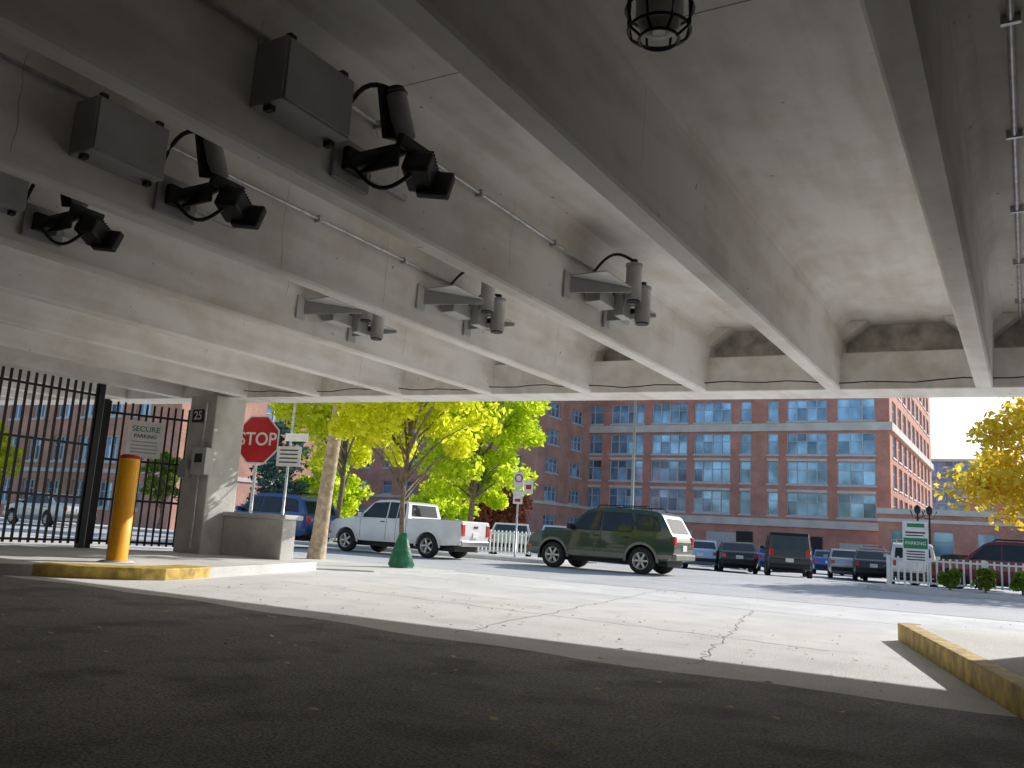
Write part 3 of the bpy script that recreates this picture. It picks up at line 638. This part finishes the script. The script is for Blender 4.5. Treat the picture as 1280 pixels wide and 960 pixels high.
def tree(name,loc,h,cr,cz0,lm,nleaf,lsize,tr=.12,clumps=45,lean=(0,0),cscale=.3,bark=None):
    e=empty(name,loc); top=Vector((lean[0],lean[1],h*.82))
    V=[];F=[]
    P=[Vector((0,0,-.1)).lerp(top,i/6)+Vector((random.uniform(-.06,.06),random.uniform(-.06,.06),0))*(i>0) for i in range(7)]
    tube('',P,[tr*(1.25 if i==0 else 1-.12*i) for i in range(7)],None,V=V,F=F,seg=9)
    cc=Vector((lean[0]*.7,lean[1]*.7,(h+cz0)/2)); hz=(h-cz0)/2
    C=[];R=[]
    for k in range(clumps):
        d=Vector((random.gauss(0,1),random.gauss(0,1),random.gauss(0,1))).normalized()*random.random()**.4
        sh=1-.25*max(0,d.z)
        c=cc+Vector((d.x*cr*sh,d.y*cr*sh,d.z*hz)); C.append(tuple(c)); R.append(cr*cscale*random.uniform(.6,1.25))
        if k%2==0:
            t=min(.95,max(.28,(c.z-hz*.5)/h)); s=Vector((0,0,0)).lerp(top,t); mid=s.lerp(c,.5)+Vector((0,0,.1*cr))
            tube('',[s,mid,c],[tr*.38,tr*.22,tr*.06],None,V=V,F=F,seg=5)
    mk('trunk',V,F,bark or M_BARK,e,smooth=True)
    leafmesh('foliage',C,R,nleaf,lsize,lm,e); return e
tree('tree',(-11.7,15.0,.02),5.6,1.75,2.1,L_YEL,13000,.075,tr=.07,clumps=60,cscale=.27)
bg=empty('tree_watering_bag',(-11.65,15.0,.03))
V=[];F=[]
tube('',[(0,0,0),(0,0,.06),(0,0,.32),(0,0,.6),(0,0,.74)],[.25,.28,.2,.12,.08],None,V=V,F=F,seg=14)
V=[(x*(1+.15*math.sin(i*2.3)),y*(1+.15*math.cos(i*1.7)),z) for i,(x,y,z) in enumerate(V)]
mk('bag',V,F,M_BAG,bg,smooth=True)
tree('tree',(-18.0,27.3,0),9,2.6,1.7,L_YG,19000,.12,tr=.13,clumps=75,cscale=.27)
tree('tree',(-24.8,27.5,0),9,2.9,3.4,L_YEL,12000,.13,tr=.14,clumps=50,cscale=.28)
tree('tree',(2.0,36,-.2),8.5,4.2,1.7,L_ORG,22000,.13,tr=.18,clumps=90,cscale=.24)
tree('tree',(-36,58,-.5),5,3.0,.9,L_RUS,5000,.2,tr=.16,clumps=45)
tree('tree',(-37,40,-.3),5.0,2.2,.6,L_YG,6000,.15,tr=.14,clumps=45)
tree('tree',(-31,43,-.3),4,2.2,.4,L_YG,6000,.14,tr=.12,clumps=40)
tree('tree',(-64,33,.1),7,2.6,1.4,L_YEL,6000,.17,tr=.15,clumps=45)
tree('tree',(-41,31,.1),4.2,1.4,1.0,L_GRN,4000,.12,tr=.1,clumps=30)
def spruce(loc,h,r):
    e=empty('spruce_tree',loc); tube('trunk',[(0,0,0),(0,0,h)],[.2,.03],M_BARK,e)
    C=[];R=[]
    z=.6
    while z<h:
        rr=r*(1-z/h); n=max(3,int(rr*7))
        for k in range(n):
            a=random.uniform(0,6.28); q=random.uniform(.35,1); C.append((rr*q*math.cos(a),rr*q*math.sin(a),z-.25*q*rr)); R.append(.28+.13*rr)
        z+=.42
    leafmesh('foliage',C,R,10000,.13,L_SPR,e,flat=.6)
spruce((-38.5,37.5,-.2),11,2.6)
def bush(loc,r,h,m,n=1500,s=.05,name='bush'):
    e=empty(name,loc); C=[(random.uniform(-.5,.5)*r,random.uniform(-.5,.5)*r,random.uniform(.3,.8)*h) for _ in range(14)]
    tube('stem',[(0,0,0),(0,0,h*.6)],.03,M_BARK,e); leafmesh('foliage',C,[r*.5]*14,n,s,m,e)
for x in (-1.75,-.95,-.15,.8): bush((x,25.05,.12),.32,.62,L_GRN)
for x in (-30,-27.5,-24,-20.5): bush((x,28.2,0),1.1,1.3,random.choice([L_GRN,L_YG]),2500,.09)
boxes('grass_strip',[(-200,-13.5,26.62,28.9,-.02,.03)],mat('grass',(.09,.14,.04),.9,amt=.5,scale=5,bump=.8,bscale=60))
# ------------------------------------------------------------------ buildings
def facade(acc,O,U,N,width,z0,z1,wins,rows,depth=.3,mull=3,skip=None,fw=.07):
    WV,WF,GV,GF,FV,FF=acc; O=Vector(O);U=Vector(U);N=Vector(N)
    P=lambda u,d,z: tuple(O+U*u+N*d+Vector((0,0,z)))
    T=lambda p: P(p[0],p[1],p[2])
    def q(V,F,*pts): n=len(V); V.extend(pts); F.append((n,n+1,n+2,n+3))
    xs=sorted(set([0,width]+[c for w_ in wins for c in w_[:2]])); zs=sorted(set([z0,z1]+[c for r in rows for c in r]))
    for i in range(len(xs)-1):
        for j in range(len(zs)-1):
            a,b,c,d=xs[i],xs[i+1],zs[j],zs[j+1]
            isw=any(abs(w_[0]-a)<1e-6 for w_ in wins) and any(abs(r[0]-c)<1e-6 for r in rows) and not(skip and skip(i,j))
            if not isw: q(WV,WF,P(a,0,c),P(b,0,c),P(b,0,d),P(a,0,d)); continue
            D=depth
            q(WV,WF,P(a,0,c),P(a,D,c),P(b,D,c),P(b,0,c)); q(WV,WF,P(a,0,d),P(b,0,d),P(b,D,d),P(a,D,d))
            q(WV,WF,P(a,0,c),P(a,0,d),P(a,D,d),P(a,D,c)); q(WV,WF,P(b,0,c),P(b,D,c),P(b,D,d),P(b,0,d))
            k=max(1,round((b-a)/1.1)) if mull else 1
            for s in range(k):
                u0=a+(b-a)*s/k;u1=a+(b-a)*(s+1)/k; zm=c+(d-c)*.62
                j1=random.uniform(-.02,.02)
                q(GV,GF,P(u0,D-.02+j1,c),P(u1,D-.02-j1,c),P(u1,D-.02-j1,zm),P(u0,D-.02+j1,zm)); q(GV,GF,P(u0,D-.02,zm),P(u1,D-.02+j1,zm),P(u1,D-.02+j1,d),P(u0,D-.02,d))
                if s>0: addbox(FV,FF,u0-fw/2,u0+fw/2,D-.12,D-.03,c+fw,d-fw,T=T)
            addbox(FV,FF,a+.003,b-.003,D-.12,D-.04,c,c+fw,T=T); addbox(FV,FF,a+.003,b-.003,D-.12,D-.04,d-fw,d,T=T)
            addbox(FV,FF,a+.003,a+fw,D-.125,D-.04,c+fw,d-fw,T=T); addbox(FV,FF,b-fw,b-.003,D-.125,D-.04,c+fw,d-fw,T=T)
            addbox(FV,FF,a+fw,b-fw,D-.115,D-.035,zm-.03,zm+.03,T=T)
            addbox(FV,FF,a-.1,b+.1,-.08,.02,c-.18,c-.002,T=T)
def building(name,x0,x1,y0,y1,z0,z1,fw,rows,sw,wall,glass=M_WIN,frame=M_WFR,bands=(),rowsS=None,extra=None,fww=.07):
    e=empty(name); acc=[[],[],[],[],[],[]]
    facade(acc,(x0,y0,0),(1,0,0),(0,1,0),x1-x0,z0,z1,[(a-x0,b-x0) for a,b in fw],rows,fw=fww)
    facade(acc,(x1,y0,0),(0,1,0),(-1,0,0),y1-y0,z0,z1,[(a-y0,b-y0) for a,b in sw],rowsS or rows,fw=fww)
    WV,WF=acc[0],acc[1]
    n=len(WV); WV+=[(x0,y0,z0),(x0,y1,z0),(x0,y1,z1),(x0,y0,z1),(x1,y1,z0),(x1,y1,z1),(x1,y0,z1)]
    WF+=[(n,n+3,n+2,n+1),(n+1,n+2,n+5,n+4),(n+3,n+6,n+5,n+2)]
    mk('walls',WV,WF,wall,e); mk('windows',acc[2],acc[3],glass,e); mk('window_frames',acc[4],acc[5],frame,e)
    L=[]
    for (a,b,pr) in bands: L+=[(x0-pr,x1+pr,y0-pr,y0-.001,a,b),(x1+.001,x1+pr,y0,y1,a,b)]
    if L: boxes('stone_band',L,M_STONE,e)
    boxes('roof_parapet',[(x0-.15,x1+.15,y0-.15,y1+.15,z1+.002,z1+.5)],M_STONE,e)
    return e
FW=[(-47.9,-44.3),(-43.2,-38.9),(-37.9,-33.5),(-32.7,-28.4),(-27.35,-26.1),(-24.3,-23.1),(-22.2,-18.0),(-17.0,-13.2)]
RW=[(4.5,7.0),(7.9,10.35),(11.1,13.45),(14.75,17.1),(18.3,20.5),(21.6,23.8)]
ob=building('brick_office_building',-49.8,-11.8,95,140,-1,26,FW,RW,[(y,y+3.2) for y in np.arange(97,138,4.6)],M_BRICK,bands=((13.65,14.5,.3),(3.3,4.1,.25),(24.6,25.2,.2)),fww=.10)
boxes('garage_door',[(-16.8,-12.8,94.9,94.95,-.9,1.9)]+[(x,x+3.4,94.9,94.95,.4,2.4) for x in (-47,-42,-36,-31)],M_LGREY,ob)
boxes('entrance',[(-27.6,-25.8,94.85,94.93,-.9,2.6),(-22,-18.5,94.85,94.93,-.5,2.4)],M_DARK,ob)
boxes('spandrel_stone',[(a,b,94.93,94.998,r1+.02,r1+.3) for a,b in FW for r0,r1 in RW[:2]],M_STONE,ob)
building('brick_annex',-11.5,24,84,92,-1,4.6,[(x,x+1.6) for x in np.arange(-10.5,22,3.4)],[(1.0,3.2)],[(85,87)],M_BRICK,bands=((3.9,4.2,.12),))
building('brick_annex',-5.5,14,100,112,-1,7.2,[(x,x+1.6) for x in np.arange(-4.5,12,3.4)],[(4.5,6.5)],[(102,104)],M_BRICK2)
building('apartment_building',-84,-46,82,104,-1,30,[(x,x+1.5) for x in np.arange(-82,-48,3.6)],[(z,z+1.7) for z in np.arange(1.5,27,3.2)],[(84,87),(90,93),(96,99)],M_BRICK2,bands=((4.3,4.6,.12),),fww=.12)
building('apartment_building',-60,-52.5,111,125,-1,34,[(-59,-57.2),(-55.6,-53.8)],[(z,z+1.9) for z in np.arange(2,30,3.3)],[(112,115),(118,121)],M_STONE)
building('brick_house',-100,-52,40,54,-1,13,[(x,x+1.7) for x in np.arange(-98,-54,3.4)],[(1,3),(4.5,6.5),(8,10)],[(42,44),(48,50)],M_BRICK2,bands=((3.6,3.9,.1),),fww=.12)
building('glass_office_tower',-16,-6.5,180,200,-1,19,[(x,x+1.3) for x in np.arange(-15.8,-8,1.5)],[(z,z+2.3) for z in np.arange(0,17,2.8)],[(182,198)],M_BLUEG,glass=M_BLUEG,frame=M_BLUEG)
# ------------------------------------------------------------------ light
sd=Vector((-.70,-1.86,-1)).normalized()
sun=bpy.data.lights.new('sun','SUN'); sun.energy=5; sun.angle=math.radians(.5); sun.color=(1,.97,.92)
so=bpy.data.objects.new('sun',sun); COL.objects.link(so); so.rotation_euler=sd.to_track_quat('-Z','Y').to_euler()
w=bpy.data.worlds.new('World'); S.world=w; w.use_nodes=True; nt=w.node_tree
sky=nt.nodes.new('ShaderNodeTexSky'); sky.sky_type='NISHITA'; sky.sun_disc=False
sky.sun_elevation=math.asin(-sd.z); sky.sun_rotation=math.atan2(.70,1.86)
nt.links.new(sky.outputs[0],nt.nodes['Background'].inputs[0]); nt.nodes['Background'].inputs[1].default_value=.15
# ------------------------------------------------------------------ camera
cam=bpy.data.cameras.new('camera'); co=bpy.data.objects.new('camera',cam); COL.objects.link(co)
cam.sensor_width=36; cam.lens=30.0; cam.clip_end=3000
R=Matrix(((.8583,.0384,.5116),(.5097,-.1775,-.8418),(.0585,.9833,-.1719)))
co.matrix_world=Matrix.Translation((0,0,.9))@R.to_4x4()
S.camera=co
S.view_settings.view_transform='Standard'; S.view_settings.look='None'; S.view_settings.exposure=0
